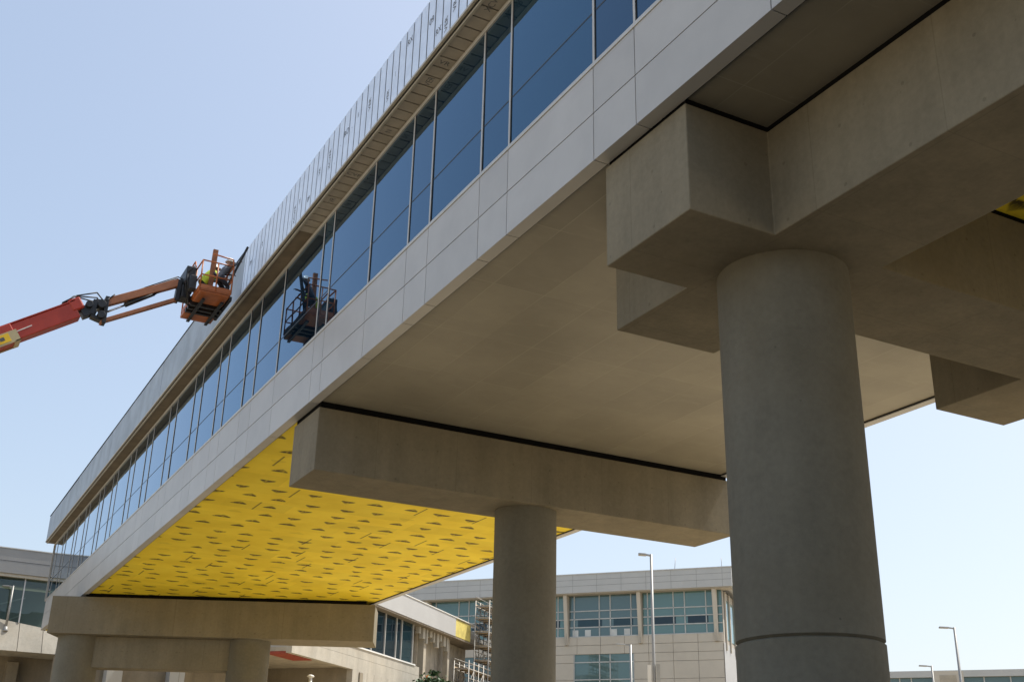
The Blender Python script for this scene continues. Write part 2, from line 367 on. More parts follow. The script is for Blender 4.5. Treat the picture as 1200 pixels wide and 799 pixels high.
m = MB(); m.box(XF+.055, XF+.30, Y0, Y1-.3, ZB+.055, ZS-.1); m.build('fascia_backing', 'gasket', bridge)
MB().box(XF-.02, XF+.12, Y0, Y1-.3, ZS-.085, ZS).build('sill_rail', 'alu', bridge, bevel=.008)
MB().box(XF-.02, XF+.12, Y0, Y1-.3, ZH-.05, ZH+.06).build('head_rail', 'alu', bridge, bevel=.008)
for i, y in enumerate(MUL[9:]):
    o = MB().box(XF+.008, XF+.07, y-.030, y+.030, ZS+.002, ZH-.052).build('mullion', 'alu', bridge)
    MB().box(XF+.020, XF+.06, y-.052, y+.052, ZS+.004, ZH-.054).build('gasket', 'gasket', o)
for i, (a, c) in enumerate(zip(MUL[9:], MUL[10:])):
    hz, hy = (ZH-ZS)/2, (c-a)/2
    o = MB().box(0, .03, .03-hy, hy-.03, -hz-.02, hz).build('window_pane', 'glass', bridge, lift=False)
    o.matrix_parent_inverse = parent_world(bridge).inverted()
    o.location = (XF+.03, (a+c)/2, (ZH+ZS)/2+EYE); o.rotation_euler = (0, R(random.uniform(-.12, .12)), R(random.uniform(-.16, .16)))
    t = MB().box(-.004, .004, .065-hy, hy-.065, -hz+1.10, -hz+1.135).build('transom', 'slate', o, lift=False); t.matrix_parent_inverse = Matrix()
MB().box(XF-.03, XF+.12, Y1-.42, Y1-.30, ZS, ZH).build('corner_post', 'alu', bridge)
MB().box(XF+.11, XR-.1, Y1-.38, Y1-.33, ZB+.3, ZH).build('end_wall', 'membrane', bridge)
MB().box(XF+.3, XF+.35, Y0, Y1-.5, ZB+.3, ZH+1).build('inner_wall', 'gasket', bridge)
# roof edge
XP = 8.47
m = MB(); y = 6.0 - .425*38; ends = []
n = 0
while y < 35.4:
    m.box(XP, XP+.05, y+.028, min(y+.397, 35.5), 15.99+random.uniform(-.004, .004), 17.68 if n % 3 else 17.685); ends.append(y); y += .425; n += 1
m.build('foil_insulation', 'foil', bridge)
MB().box(XP+.012, XP+.10, Y0, 35.5, 15.985, 17.679).build('furring_strip', 'strip', bridge)
m = MB(); yy = 35.52; k = 0
for yn in (41.6, 47.8, 53.2, 59.3, 64.2, 69.5, 75.5, Y1):
    m.box(XP+.004*(k % 2), XP+.10, yy, yn-.02, 15.985, 17.66-.02*k*.5+.03*(k % 2)); yy = yn; k += 1
m.build('air_barrier', 'membrane', bridge)
MB().box(XP-.02, XP+.14, 35.5, Y1+.02, 17.67, 17.71).build('roof_edge_trim', 'strip', bridge)
MB().box(XP-.035, XP+.03, Y0, Y1+.02, 15.925, 15.985).build('edge_angle', 'tan_metal', bridge)
MB().box(XP+.03, XP+.06, Y0, Y1, 15.90, 15.985).build('edge_gap', 'gasket', bridge)
MB().box(XP+.06, XP+.12, Y0, Y1, 15.845, 15.985).build('edge_angle', 'tan_metal', bridge)
m = MB(); y = Y0
while y < 29.5:
    m.box(XP+.125, XF+.12, y+.022, y+.388, 15.86, 15.92); y += .41
m.build('soffit_board', 'board', bridge)
MB().box(XP+.125, XF+.12, Y0, 29.7, 15.925, 15.97).build('soffit_backing', 'gasket', bridge)
MB().box(XP+.125, XF+.12, 29.72, Y1-.02, 15.87, 15.97).build('eave_soffit', 'brown', bridge)
# end of the roof overhang
MB().box(XP+.10, XR+.4, Y1-.06, Y1, 15.985, 17.60).build('end_parapet', 'membrane', bridge)
MB().box(XF+.14, XR+.4, Y0, Y1-.07, 15.98, 16.9).build('roof', 'roof', bridge)
# far side facade (sun side)
MB().box(XR-.05, XR, Y0, Y1-.3, ZB, 15.9).build('rear_fascia', 'panel', bridge)
MB().box(XR-.27, XR-.05, Y0, Y1-.3, ZB, ZB+.05).build('rear_lip', 'panel', bridge)
MB().box(XR+.38, XR+.48, Y0, Y1, 15.9, 17.66).build('rear_parapet', 'membrane', bridge)
MB().box(XP+.11, XF+.13, Y0, Y1-.1, 16.0, 17.3).build('parapet_core', 'gasket', bridge)
# underside
ZU = 10.245
MB().box(XF+.30, 12.0, Y0, 13.0, ZU, ZU+.04).build('soffit_panel', 'soffit', bridge)
MB().box(12.0, XR-.27, Y0, 13.0, ZU, ZU+.04).build('yellow_sheathing', 'yellow', bridge)
MB().box(XF+.30, XR-.27, 13.0, 29.45, ZU, ZU+.04).build('soffit_panel', 'soffit', bridge)
MB().box(XF+.30, XR-.27, 29.45, Y1-.3, ZU, ZU+.04).build('yellow_sheathing', 'yellow', bridge)
MB().box(XF+.275, XF+.30, Y0, Y1-.3, ZB+.02, ZU+.02).build('edge_gap', 'gasket', bridge)
MB().box(XR-.30, XR-.275, Y0, Y1-.3, ZB+.02, ZU+.02).build('edge_gap', 'gasket', bridge)
MB().box(XF+.36, XR-.3, Y0, Y1-.5, ZU+.06, ZU+.5).build('deck', 'bare_conc', bridge)

# printed lettering on the insulation
def lettering(items, name, parent):
    for txt, size, mw in items:
        m = MB()
        cu = bpy.data.curves.new('t', 'FONT'); cu.body = txt; cu.size = size; cu.align_x = 'CENTER'; cu.align_y = 'CENTER'
        o = bpy.data.objects.new('t', cu); COL.objects.link(o)
        dg = bpy.context.evaluated_depsgraph_get(); me = o.evaluated_get(dg).to_mesh(); me.transform(mw); m.bm.from_mesh(me)
        o.evaluated_get(dg).to_mesh_clear(); bpy.data.objects.remove(o); bpy.data.curves.remove(cu)
        m.build(name, 'ink', parent)
def on_foil(yc, zc, rot=0):     # text in the plane X = XP, read from -X: right = -Y
    return Matrix(((0, 0, -1, XP-.004), (-1, 0, 0, yc), (0, 1, 0, zc), (0, 0, 0, 1))) @ Matrix.Rotation(rot, 4, 'Z')
def on_soffit(xc, yc, rot):     # text facing down
    return Matrix(((1, 0, 0, xc), (0, -1, 0, yc), (0, 0, -1, 15.856), (0, 0, 0, 1))) @ Matrix.Rotation(rot, 4, 'Z')
it = []
rl = random.Random(12)
for i, e in enumerate(ends):
    if i < 36 or rl.random() < .45: continue
    kk = rl.random(); zc = rl.uniform(16.3, 17.3)
    if kk < .4: it.append((rl.choice(('RO', '09', 'RX')), rl.uniform(.20, .27), on_foil(e+.21, zc, 0)))
    elif kk < .7: it.append((rl.choice(('VR', 'VER', 'XCVFR')), rl.uniform(.16, .24), on_foil(e+.21, zc, R(90))))
    else: it.append((rl.choice(('|', '-', '||')), .16, on_foil(e+.2, zc, 0)))
lettering(it, 'printed_lettering', bridge)
it = []
for q, y in enumerate((13.8, 16.2, 17.45, 19.9, 20.7, 23.1, 25.6, 27.4)):
    it.append((('VER', 'N', 'XCVFR', 'VR')[q % 4], .22, on_soffit(8.80, Y0+.41*round((y-Y0)/.41)+.205, R(90 if q % 3 else 0))))
lettering(it, 'printed_lettering', bridge)

# ------------------------------------------------------------------ piers
def column(parent, x, y, r, ztop, joint):
    zb = -EYE
    if joint is None:
        return MB().lathe(x, y, [(r, zb), (r, ztop)], 96, True).build('column', 'column', parent)
    o = MB().lathe(x, y, [(r-.05, joint-.025), (r, joint+.012), (r, ztop)], 128, True).build('column', 'column', parent)
    MB().lathe(x, y, [(r+.004, zb), (r+.004, joint-.05), (r-.05, joint-.022)], 128, True).build('column_base', 'column', parent)
    return o
p1 = thing('concrete_pier', 'nearest bridge pier, a thick round column under crossing concrete beams', 'pier', (11.97, 13.03, 0), 'piers under the walkway')
ZT, ZC = 10.12, 8.27
m = MB()                                             # cross beams in one cast piece
A, B_, Cc, D_ = 10.86, 13.09, 19.18, 21.30
poly = [(9.25, 11.90), (A, 11.90), (A, -6), (B_, -6), (B_, 11.92), (Cc, 11.92), (Cc, -6), (D_, -6), (D_, 11.92), (22.95, 11.92), (22.95, 14.2), (D_, 14.2), (D_, 16.4), (Cc, 16.4), (Cc, 14.2), (B_, 14.2), (B_, 16.3), (A, 16.3), (A, 14.15), (9.25, 14.15)]
m.prism(poly, ZC, ZT); m.build('cross_beam', 'conc', p1, bevel=.02)
ins = .05
m = MB(); m.prism([(9.25+ins, 11.95), (A+ins, 11.95), (A+ins, -5.9), (B_-ins, -5.9), (B_-ins, 11.97), (Cc+ins, 11.97), (Cc+ins, -5.9), (D_-ins, -5.9), (D_-ins, 11.97), (22.7, 11.97), (22.7, 14.15), (D_-ins, 14.15), (D_-ins, 16.3), (Cc+ins, 16.3), (Cc+ins, 14.15), (B_-ins, 14.15), (B_-ins, 16.2), (A+ins, 16.2), (A+ins, 14.1), (9.25+ins, 14.1)], ZT+.002, ZU-.003)
m.build('gap_shade', 'black', p1)  # solid black filler; the open gap's shade is put into its colour
column(p1, 11.97, 13.03, 1.068, ZC-.002, 2.37)
column(p1, 20.24, 13.03, 1.068, ZC-.002, 2.37)
p2 = thing('concrete_pier', 'middle bridge pier, a single round column under one long hammerhead cap', 'pier', (16.2, 29.45, 0), 'piers under the walkway')
MB().box(9.25, 23.3, 28.40, 30.5, 8.30, 10.06).build('cap_beam', 'conc', p2, bevel=.02)
MB().box(9.3, 23.1, 28.46, 30.44, 10.062, ZU-.003).build('gap_shade', 'black', p2)  # black filler painting the shaded gap over the cap
column(p2, 16.26, 29.45, .925, 8.298, None)
p3 = thing('concrete_pier', 'farthest bridge pier, skewed cap on two round columns with a tie beam between them', 'pier', (13.2, 63.5, 0), 'piers under the walkway')
L3 = math.hypot(15.24, 7.28); F3 = Fr((7.6, 65.0), (15.24/L3, -7.28/L3), (7.28/L3, 15.24/L3))
MB().box(0, L3, 0, 2.5, 8.15, 10.06, F3).build('cap_beam', 'conc', p3, bevel=.02)
MB().box(1.7, L3-.5, .06, 2.4, 10.062, ZU-.003, F3).build('gap_shade', 'black', p3)  # same painted gap shade over the skewed cap
q = F3(1.35, 1.25, 0); column(p3, q.x, q.y, 1.08, 8.148, None)
q2 = F3(10.3, 1.25, 0); column(p3, q2.x, q2.y, 1.08, 8.148, None)
MB().box(2.3, 9.4, .75, 1.9, 6.55, 8.145, F3).build('tie_beam', 'conc', p3, bevel=.03)

# ------------------------------------------------------------------ left terminal end
lt = thing('terminal_building', 'terminal end at the far left with grey fascia, tilted green glass and pale concrete base', 'building', (4, 93, 0))
FL = Fr((-12, 92.3), (.9982, .06), (.06, -.9982))      # a along, b towards the camera
MB().box(0, 25, -14, .35, 15.75, 17.55, FL).build('roof_fascia', 'fascia2', lt)
MB().box(0, 25, .352, .36, 16.62, 16.65, FL).build('fascia_joint', 'strip', lt)
MB().box(0, 25.05, -.2, .40, 17.552, 17.62, FL).build('coping', 'alu', lt)
MB().box(0, 24.9, -.3, .2, 15.52, 15.745, FL).build('eave_trim', 'tan_metal', lt)
m = MB()
def tilt_quad(m, a0, a1, b_top, b_bot, z0l, z0r, z1, th=.05):
    P = [FL(a0, b_bot, z0l), FL(a1, b_bot, z0r), FL(a1, b_top, z1), FL(a0, b_top, z1)]; m.quad(*P)
for a0, a1 in ((0, 8), (8, 12.7), (12.7, 15.9), (15.9, 18.2), (18.2, 20.9), (20.9, 23.6)):
    mm = MB(); zl = 12.6-(a0-18)*.12; zr = 12.6-(a1-18)*.12
    tilt_quad(mm, a0+.04, a1-.04, -.2, .15, zl, zr, 15.52); mm.build('window_pane', 'green_glass', lt)
for a in (8, 12.7, 15.9, 18.2, 20.9, 23.6):
    MB().beam(FL(a, .17, 12.6-(a-18)*.12), FL(a, -.17, 15.52), .09, .12, (0, 1, 0)).build('mullion', 'alu', lt)
m = MB(); m.box(-1, 24.9, -6.2, -6, 11, 15.6, FL); m.build('inner_wall', 'fascia', lt)
m = MB()
for a in range(0, 21, 2):
    m.beam(FL(a, -5.5, 12.7), FL(a+1.9, -5.5, 13.6), .08, .1)
    m.beam(FL(a, -5.2, 14.2), FL(a+1.9, -5.2, 14.9), .08, .1)
m.build('stair_rail', 'white', lt)
def conc_wall(a0, a1, z0, name='concrete_base'):
    m = MB(); zl, zr = 12.6-(a0-18)*.12, 12.6-(a1-18)*.12
    pr = []
    V = [m.bm.verts.new(p) for p in (FL(a0, .9, z0), FL(a1, .9, z0), FL(a1, .16, zr), FL(a0, .16, zl), FL(a0, -3, z0), FL(a1, -3, z0), FL(a1, -3, zr), FL(a0, -3, zl))]
    for f in ((0, 1, 2, 3), (7, 6, 5, 4), (0, 4, 5, 1), (3, 2, 6, 7), (1, 5, 6, 2), (0, 3, 7, 4)): m.bm.faces.new([V[i] for i in f])
    return m.build(name, 'pale_conc', lt)
for a in [0, 3, 6, 9, 12, 14.4, 16.6]:
    nx = {0: 3, 3: 6, 6: 9, 9: 12, 12: 14.4, 14.4: 16.6, 16.6: 17.6}[a]
    conc_wall(a+.02, nx-.02, 9.75)
for a, nx in ((17.6, 19.3), (19.3, 21.0), (21.0, 22.7), (22.7, 24.4)): conc_wall(a+.02, nx-.02, 10.15)
MB().box(0, 25, -4, -3.05, -EYE, 12.2, FL).build('under_wall', 'bare_conc', lt)
MB().box(0, 30, -9, -4.1, 9.2, 9.6, FL).build('under_slab', 'bare_conc', lt)
m = MB()
for a in (3, 9, 15, 21): m.box(a, a+.8, -3, -2.2, -EYE, 9.7, FL)
m.build('under_column', 'bare_conc', lt)

MB().box(23.0, 38, 4.2, 4.6, -EYE, 9.6, FL).build('under_wall', 'bare_conc', lt)
for a in (26.5, 31.0): MB().box(a, a+1.1, 4.62, 5.7, -EYE, 9.5, FL).build('under_column', 'fascia', lt)
# ------------------------------------------------------------------ right wing of the terminal
wg = thing('terminal_wing', 'half-finished terminal wing beside the pier, white sloping fascia, dark windows and pale base wall', 'building', (42, 98, 0))
FW = Fr((36.7, 92.0), (.7219, .692), (.692, -.7219))
MB().box(-14.5, 17.3, -.1, .55, 15.85, 17.62, FW).build('roof_fascia', 'white_fascia', wg)
MB().box(17.32, 21.7, -.1, .50, 15.9, 17.50, FW).build('yellow_sheathing', 'pale_yellow', wg)
MB().box(21.72, 26, .0, .35, 15.8, 16.3, FW).build('edge_beam', 'stud', wg)
MB().box(-14.5, 26, -18, -.12, 16.2, 17.3, FW).build('roof', 'roof', wg)
MB().box(-14.5, 24, -.14, .62, 17.622, 17.70, FW).build('coping', 'white', wg)
MB().box(-14.5, 26, -2.2, .50, 15.70, 15.845, FW).build('eave_soffit', 'brown', wg)
sm = [-14, -10.5, -7, -3.5, -.5, 2.2, 4.6, 5.8, 8.4]
for a, c in zip(sm, sm[1:]):
    MB().box(a+.05, c-.05, -.35, -.30, 12.2, 15.70, FW).build('window_pane', 'dark_glass', wg)
for a in sm: MB().box(a-.055, a+.055, -.36, -.18, 12.19, 15.695, FW).build('mullion', 'alu', wg)
MB().box(-14.5, 8.6, -.40, .08, 12.06, 12.18, FW).build('sill', 'white', wg)
MB().box(-14.5, 9.7, -.45, .0, 11.3, 12.055, FW).build('apron_wall', 'pale_conc', wg)
MB().box(-14.5, 9.7, -.45, .012, 10.32, 11.28, FW).build('apron_wall', 'pale_conc', wg)
MB().box(-14.5, -4.4, -9, -.46, 10.45, 10.75, FW).build('under_slab', 'stud', wg)
MB().box(-14.5, -10.4, -2.0, -.47, 10.26, 10.44, FW).build('edge_beam', 'red', wg)
MB().box(-14.5, -4.4, -9.4, -9.05, -EYE, 10.9, FW).build('under_wall', 'bare_conc', wg)
m = MB(); x = -4.3
while x < 9.6: m.box(x+.02, min(x+1.38, 9.7), -.46, .05, -EYE, 10.31, FW); x += 1.4
m.build('ribbed_wall', 'pale_conc', wg)
MB().box(-4.25, 9.6, -8.9, -.47, -EYE, 10.75, FW).build('wall_core', 'bare_conc', wg)
MB().box(-3.1, -2.5, .052, .16, -EYE, 10.2, FW).build('downpipe', 'bare_conc', wg)
m = MB(); x = 9.6
random.seed(3)
while x < 24.5:
    wd = random.choice((.5, .7, .9, 1.2)); m.box(x, x+wd-.05, -1.7+random.uniform(-.08, .08), -1.4, 7.5, 15.65, FW); x += wd
m.build('stud_wall', 'stud', wg)
MB().box(8.62, 9.55, -1.2, -.9, 11.5, 13.7, FW).build('doorway', 'gasket', wg)
MB().box(11.3, 11.9, -.9, -.3, 7, 15.68, FW).build('steel_column', 'stud', wg); MB().box(17.8, 18.3, -.9, -.4, 7, 15.68, FW).build('steel_column', 'stud', wg)
m = MB()
for i in range(9):
    a = 9.6+i*.9; m.box(a, a+.35+.2*(i % 2), -.5, -.1, 15.1-.35*((i*7) % 3), 15.695, FW)
m.build('loose_flashing', 'pale_conc', wg)
MB().box(9.72, 24.5, -1.9, -.5, 7.2, 10.6, FW).build('lower_wall', 'bare_conc', wg)

# ------------------------------------------------------------------ terminal building behind
tb = thing('terminal_building', 'large beige terminal hall in the background with blue-green windows under a grey roof band', 'building', (80, 115, 0))
FB = Fr((84.2, 103.7), (-.65, .76), (-.76, -.65))       # a to the left, b towards the camera
K = .937
MB().box(-.05, 62, -1.6, .05, 24.40, 26.55, FB).build('roof_fascia', 'fascia', tb)
MB().box(-.05, .9, -42, -1.62, 24.40, 26.55, FB).build('roof_fascia', 'white_fascia', tb)
m = MB()
for z in (25.2, 25.9): m.box(0, 62, .05, .057, z, z+.035, FB)
for a in range(1, 62, 3): m.box(a, a+.03, .05, .058, 24.42, 26.5, FB)
m.build('fascia_joint', 'joint', tb)
MB().box(-.1, 62, -1.7, .12, 26.552, 26.66, FB).build('coping', 'alu', tb)
MB().box(1.2, 62, -41, -1.65, 24.9, 26.4, FB).build('roof', 'roof', tb)
MB().box(.2, 62, -1.9, -.15, 24.28, 24.395, FB).build('eave_soffit', 'beige2', tb)
zs, zh = 19.45, 24.27
# wall panels under the windows
WB = -1.25
def wallgrid(a0, a1, zlist, parent):
    m = MB(); a = a0; k = 0
    edges = [a0]
    while edges[-1]+2.9 < a1: edges.append(edges[-1]+2.9)
    edges.append(a1)
    for z0, z1 in zip(zlist, zlist[1:]):
        for e0, e1 in zip(edges, edges[1:]): m.box(e0+.02, e1-.02, WB-.2, WB, z0+.02, z1-.02, FB)
    return m
wallgrid(1.5, 62, [18.45, 19.42], tb).build('wall_panel', 'beige', tb)
wallgrid(1.5, 62, [17.42, 18.45], tb).build('wall_panel', 'beige', tb)
zl = [-EYE, 3, 6.5, 9, 10.9, 12.6, 14.5, 16.45, 17.42]
lwin = [(11.97, 19.31), (27.8, 35.2), (44, 51.5)]
prev = 1.5
for a0, a1 in lwin:
    wallgrid(prev, a0, zl, tb).build('wall_panel', 'beige', tb); prev = a1
wallgrid(prev, 62, zl, tb).build('wall_panel', 'beige', tb)
MB().box(1.45, 62, -40, WB-.22, -EYE, 24.27, FB).build('wall_core', 'beige2', tb)
for a0, a1 in lwin:
    f = MB().box(a0+.02, a1-.02, WB-.2, WB-.12, 10.9, 17.40, FB).build('window', 'far_glass', tb)
    m = MB()
    for z in (16.52, 14.55, 12.5): m.box(a0, a1, WB-.12, WB-.05, z-.06, z+.06, FB)
    for t in (.395, .57): a = a0+(a1-a0)*t; m.box(a-.06, a+.06, WB-.12, WB-.05, 10.9, 17.40, FB)
    m.box(a0, a0+.09, WB-.12, WB+.01, 10.9, 17.4, FB); m.box(a1-.09, a1, WB-.12, WB+.01, 10.9, 17.4, FB)
    m.build('window_frame', 'frame', f)
# upper windows between fins
fins = [2.2, 11.1, 20.15, 29.3, 38.4, 47.5, 56.6]
for i, a in enumerate(fins):
    m = MB(); V = []
    for (z, bt) in ((24.27, -.35), (18.5, WB+.18)):
        for aa, bb in ((a-.22, bt), (a+.22, bt), (a+.22, WB+.002), (a-.22, WB+.002)): V.append(m.bm.verts.new(FB(aa, bb, z)))
    for f in ((3, 2, 1, 0), (4, 5, 6, 7), (0, 1, 5, 4), (1, 2, 6, 5), (2, 3, 7, 6), (3, 0, 4, 7)): m.bm.faces.new([V[j] for j in f])
    m.build('sloped_fin', 'beige', tb)
    MB().box(a-.06, a+.06, WB+.003, WB+.35, 18.5, 24.2, FB).build('downpipe', 'beige2', tb)
bays = [(1.5, 2.0)] + [(fins[i]+.30, fins[i+1]-.30) for i in range(len(fins)-1)]
for a0, a1 in bays:
    wdt = a1-a0
    f = MB().box(a0, a1, WB-.2, WB-.10, zs, zh, FB).build('window', 'far_glass', tb)
    m = MB()
    for z in (22.45, 21.5, 20.55): m.box(a0, a1, WB-.10, WB-.03, z-.06, z+.06, FB)
    m.box(a0, a1, WB-.10, WB+.02, zs-.06, zs+.06, FB)
    if wdt > 3:
        for t in (.10, .40, .56, .93): a = a0+wdt*t; m.box(a-.06, a+.06, WB-.10, WB-.03, zs, zh, FB)
    m.build('window_frame', 'frame', f)
    if wdt > 3:
        m = MB()
        m.box(a0+.6, a0+3.0, WB-.105, WB-.095, 20.6, 21.45, FB); m.build('spandrel_pane', 'dark_glass', f)
        MB().box(a0+4.4, a0+7.4, WB-.105, WB-.095, 20.6, 21.45, FB).build('spandrel_pane', 'dark_glass', f)
for a in (12.4, 14.0, 17.2, 18.75): MB().box(a, a+.72, WB-.098, WB-.06, 19.52, 20.25, FB).build('window_blind', 'paper', tb)
# sunny gable side
MB().box(1.42, 1.448, -40, -1.3, -EYE, 18.4, FB).build('gable_wall', 'white_fascia', tb)
MB().box(1.40, 1.446, -14, -2.6, 18.9, 23.4, FB).build('window', 'far_glass', tb)
m = MB()
for bq in (-2.5, -5, -8, -11, -14): m.box(1.25, 1.398, bq-.15, bq+.15, 17.6, 24.2, FB)
m.build('sloped_fin', 'beige', tb)
m = MB(); q = FB(7.3, -3, 26.6); m.tube(q, q+Vector((.25, 0, 2.0)), .035, 6); q = FB(1.8, -4, 26.6); m.tube(q, q+Vector((0, 0, 1.9)), .035, 6); m.build('antenna', 'lamp', tb)

# ------------------------------------------------------------------ low building at the right
lb = thing('low_building', 'low flat-roofed terminal annex at the lower right, grey roof band over glass', 'building', (98, 85, 0))
naz = R(49); FR = Fr((130*math.sin(naz), 130*math.cos(naz)), (math.cos(naz), -math.sin(naz)), (-math.sin(naz), -math.cos(naz)))
MB().box(-16, 34, -12, .3, 13.80, 14.45, FR).build('roof_band', 'fascia', lb)
MB().box(-16, -2.52, -.3, -.2, 8, 13.795, FR).build('window_pane', 'far_glass', lb)
MB().box(.50, 34, -.3, -.2, 8, 13.795, FR).build('window_pane', 'far_glass', lb)
MB().box(-2.5, .48, -.3, .32, -EYE, 14.40, FR).build('wall_panel', 'beige', lb)
MB().box(-1.85, -.22, .322, .36, -EYE, 13.98, FR).build('wall_panel', 'stud', lb)
m = MB()
for a in (-12, -8.5, -5.8, -4.65, 2.4, 4.9, 8, 11.5, 15, 18.5): m.box(a-.06, a+.06, -.2, -.08, 8, 13.795, FR)
m.box(-16, -2.52, -.2, -.1, 11.9, 12.0, FR); m.box(.5, 34, -.2, -.1, 11.9, 12.0, FR); m.build('window_frame', 'frame', lb)
MB().box(-16, 34, -12, -.31, -EYE, 13.7, FR).build('wall_core', 'beige2', lb)

# ------------------------------------------------------------------ scaffold
sc = thing('scaffold_tower', 'tall grey tube scaffold at the unfinished end of the white terminal wing', 'scaffolding', (57, 111, 0))
def pt(a, bq, z): return FW(a, bq, z)
sx_ = [16.0, 17.4, 18.8, 20.2, 21.6, 23.0, 24.4, 25.8, 27.2, 28.6]; sb = [1.0, 2.5]
def top(a): return 13.4 if a < 20.9 else 20.0
for a in sx_:
    for bq in sb: MB().tube(pt(a, bq, -EYE), pt(a, bq, top(a)), .06, 6).build('standard', 'steel', sc)
levels = [7.0, 8.4, 9.8, 11.2, 12.6, 14.0, 15.4, 16.8, 18.2, 19.4]
for z in levels:
    lo = 16.0 if z < 13.1 else 21.6
    m = MB()
    for bq in sb:
        m.tube(pt(lo, bq, z), pt(28.6, bq, z), .05, 6); m.tube(pt(lo, bq, z+.55), pt(28.6, bq, z+.55), .04, 6)
    for a in sx_:
        if a >= lo: m.tube(pt(a, 1.0, z), pt(a, 2.5, z), .05, 6)
    m.build('ledger', 'steel', sc)
    m = MB(); m.box(lo, 28.6, .96, .985, z+.1, z+.28, FW); m.build('toe_board', 'plank', sc)
    m = MB(); m.tube(pt(lo, .98, z+1.0), pt(28.6, .98, z+1.0), .035, 6); m.build('guard_rail', 'steel', sc)
    MB().box(lo, 28.6, 1.1, 2.4, z+.06, z+.12, FW).build('deck', 'plank', sc)
for i, (z0, z1) in enumerate(zip(levels, levels[1:])):
    m = MB()
    for j, (a0, a1) in enumerate(zip(sx_, sx_[1:])):
        if z1 > 13.1 and a0 < 21: continue
        s_, e_ = (a0, a1) if (i+j) % 2 else (a1, a0)
        m.tube(pt(s_, 2.55, z0), pt(e_, 2.55, z1), .035, 5); m.tube(pt(e_, .95, z0), pt(s_, .95, z1), .035, 5)
    m.build('brace', 'steel', sc)

# ------------------------------------------------------------------ street lamps
def street_lamp(x, y, h, r, arm, label, z0=0):
    t = thing('street_lamp', label, 'street lamp', (x, y, z0), 'street lamps around the terminal')
    m = MB(); m.tube((x, y, z0), (x, y, h), r, 12, r*.72); m.build('pole', 'pole', t, lift=False)
    MB().lathe(x, y, [(r*2.2, z0), (r*2.2, z0+.05), (r*1.3, z0+.35)], 16).build('base', 'pole', t, lift=False)
    d = Vector((-math.cos(R(35)), math.sin(R(35)), 0))
    m = MB(); m.beam((Vector((x, y, h-.08))), Vector((x, y, h-.02))+d*arm*.45, .09, .09); a = m.build('arm', 'lamp', t, lift=False)
    m = MB(); p = Vector((x, y, h-.03))+d*arm*.4; m.beam(p, p+d*arm*.65+Vector((0, 0, .03)), .32, .11); m.build('lamp_head', 'lamp', t, lift=False, bevel=.03)
    return t
def at(az, dist): return dist*math.sin(R(az)), dist*math.cos(R(az))
x, y = at(35.2, 59); L1 = street_lamp(x, y, .2105*59+EYE, .095, .62, 'tall pale street lamp standing clear in front of the beige terminal hall')
m = MB(); F_ = Fr((x, y), (.816, -.578), (-.578, -.816)); m.box(.12, .30, -.14, .14, 5.4, 6.95, F_); m.build('equipment_box', 'lamp', L1)
MB().box(-.32, -.14, -.14, .14, 5.3, 6.9, F_).build('equipment_box', 'white', L1)
x, y = at(34.1, 92); street_lamp(x, y, .1338*92+EYE, .13, 1.05, 'shorter distant street lamp whose head reaches the lower window of the beige hall')
x, y = at(49.07, 85); street_lamp(x, y, .1445*85+EYE, .12, .95, 'taller of the two slim street lamps over the low annex roof at lower right')
x, y = at(47.9, 108); street_lamp(x, y, .1152*108+EYE, .12, 1.0, 'small street lamp just peeping over the low annex roof near the big column')
ql = FL(20.05, .36, 0); street_lamp(ql.x, ql.y, 14.85+EYE, .09, .75, 'pale lamp post standing on the concrete base in front of the tilted green glass', 11.55+EYE)
x, y = at(18.75, 70); bl = thing('bollard_light', 'slim white post light with a mushroom cap below the pale base wall', 'post light', (x, y, 0))
MB().tube((x, y, 0), (x, y, .1005*70+EYE), .10, 12).build('pole', 'white', bl, lift=False)
hh = .1005*70+EYE; MB().lathe(x, y, [(.12, hh), (.22, hh+.04), (.17, hh+.12), (.05, hh+.16)], 16).build('cap', 'white', bl, lift=False)

# ------------------------------------------------------------------ tree by the wing
def tree(x, y, h, cr, label, seed):
    rg = random.Random(seed); t = thing('young_tree', label, 'tree', (x, y, 0), 'trees below the wing')
    m = MB(); m.tube((x, y, 0), (x, y, h*.55), .16, 10, .09)
    tips = []
    for i in range(9):
        an = i*2.4; z0 = h*(.35+.04*i); p1_ = Vector((x+cr*.75*math.cos(an), y+cr*.75*math.sin(an), z0+h*.22)); m.tube((x, y, z0), p1_, .05, 6, .02); tips.append(p1_)
    m.build('trunk', 'bark', t, lift=False)
    m = MB()
    cl = [Vector((x+rg.gauss(0, cr*.5), y+rg.gauss(0, cr*.5), h*.84+rg.gauss(0, h*.07))) for _ in range(40)]
    for c in cl:
        rad = rg.uniform(.35, .7)
        for _ in range(150):
            p = c + Vector((rg.gauss(0, rad*.5), rg.gauss(0, rad*.5), rg.gauss(0, rad*.4)))
            if p.z > h: p.z = h - rg.random()*.4
            d = Vector((rg.uniform(-1, 1), rg.uniform(-1, 1), rg.uniform(-.6, .6))).normalized(); e = d.cross(Vector((rg.uniform(-1, 1), rg.uniform(-1, 1), 1))).normalized(); s = rg.uniform(.10, .22)
            m.quad(p-d*s, p+e*s*.5, p+d*s, p-e*s*.5)
    m.build('crown', 'leaf', t, lift=False)
q = FW(6.6, 2.4, 0); tree(q.x, q.y, 13.0, 1.5, 'left young green tree in front of the unfinished wing wall', 1)
q = FW(10.6, 2.4, 0); tree(q.x, q.y, 12.6, 1.3, 'right young green tree in front of the scaffold foot', 2)
q = FW(11.4, .3, 0)
m = MB(); bm2 = bmesh.ops.create_icosphere(m.bm, subdivisions=3, radius=.42, matrix=Matrix.Translation((q.x, q.y, 10.95)))
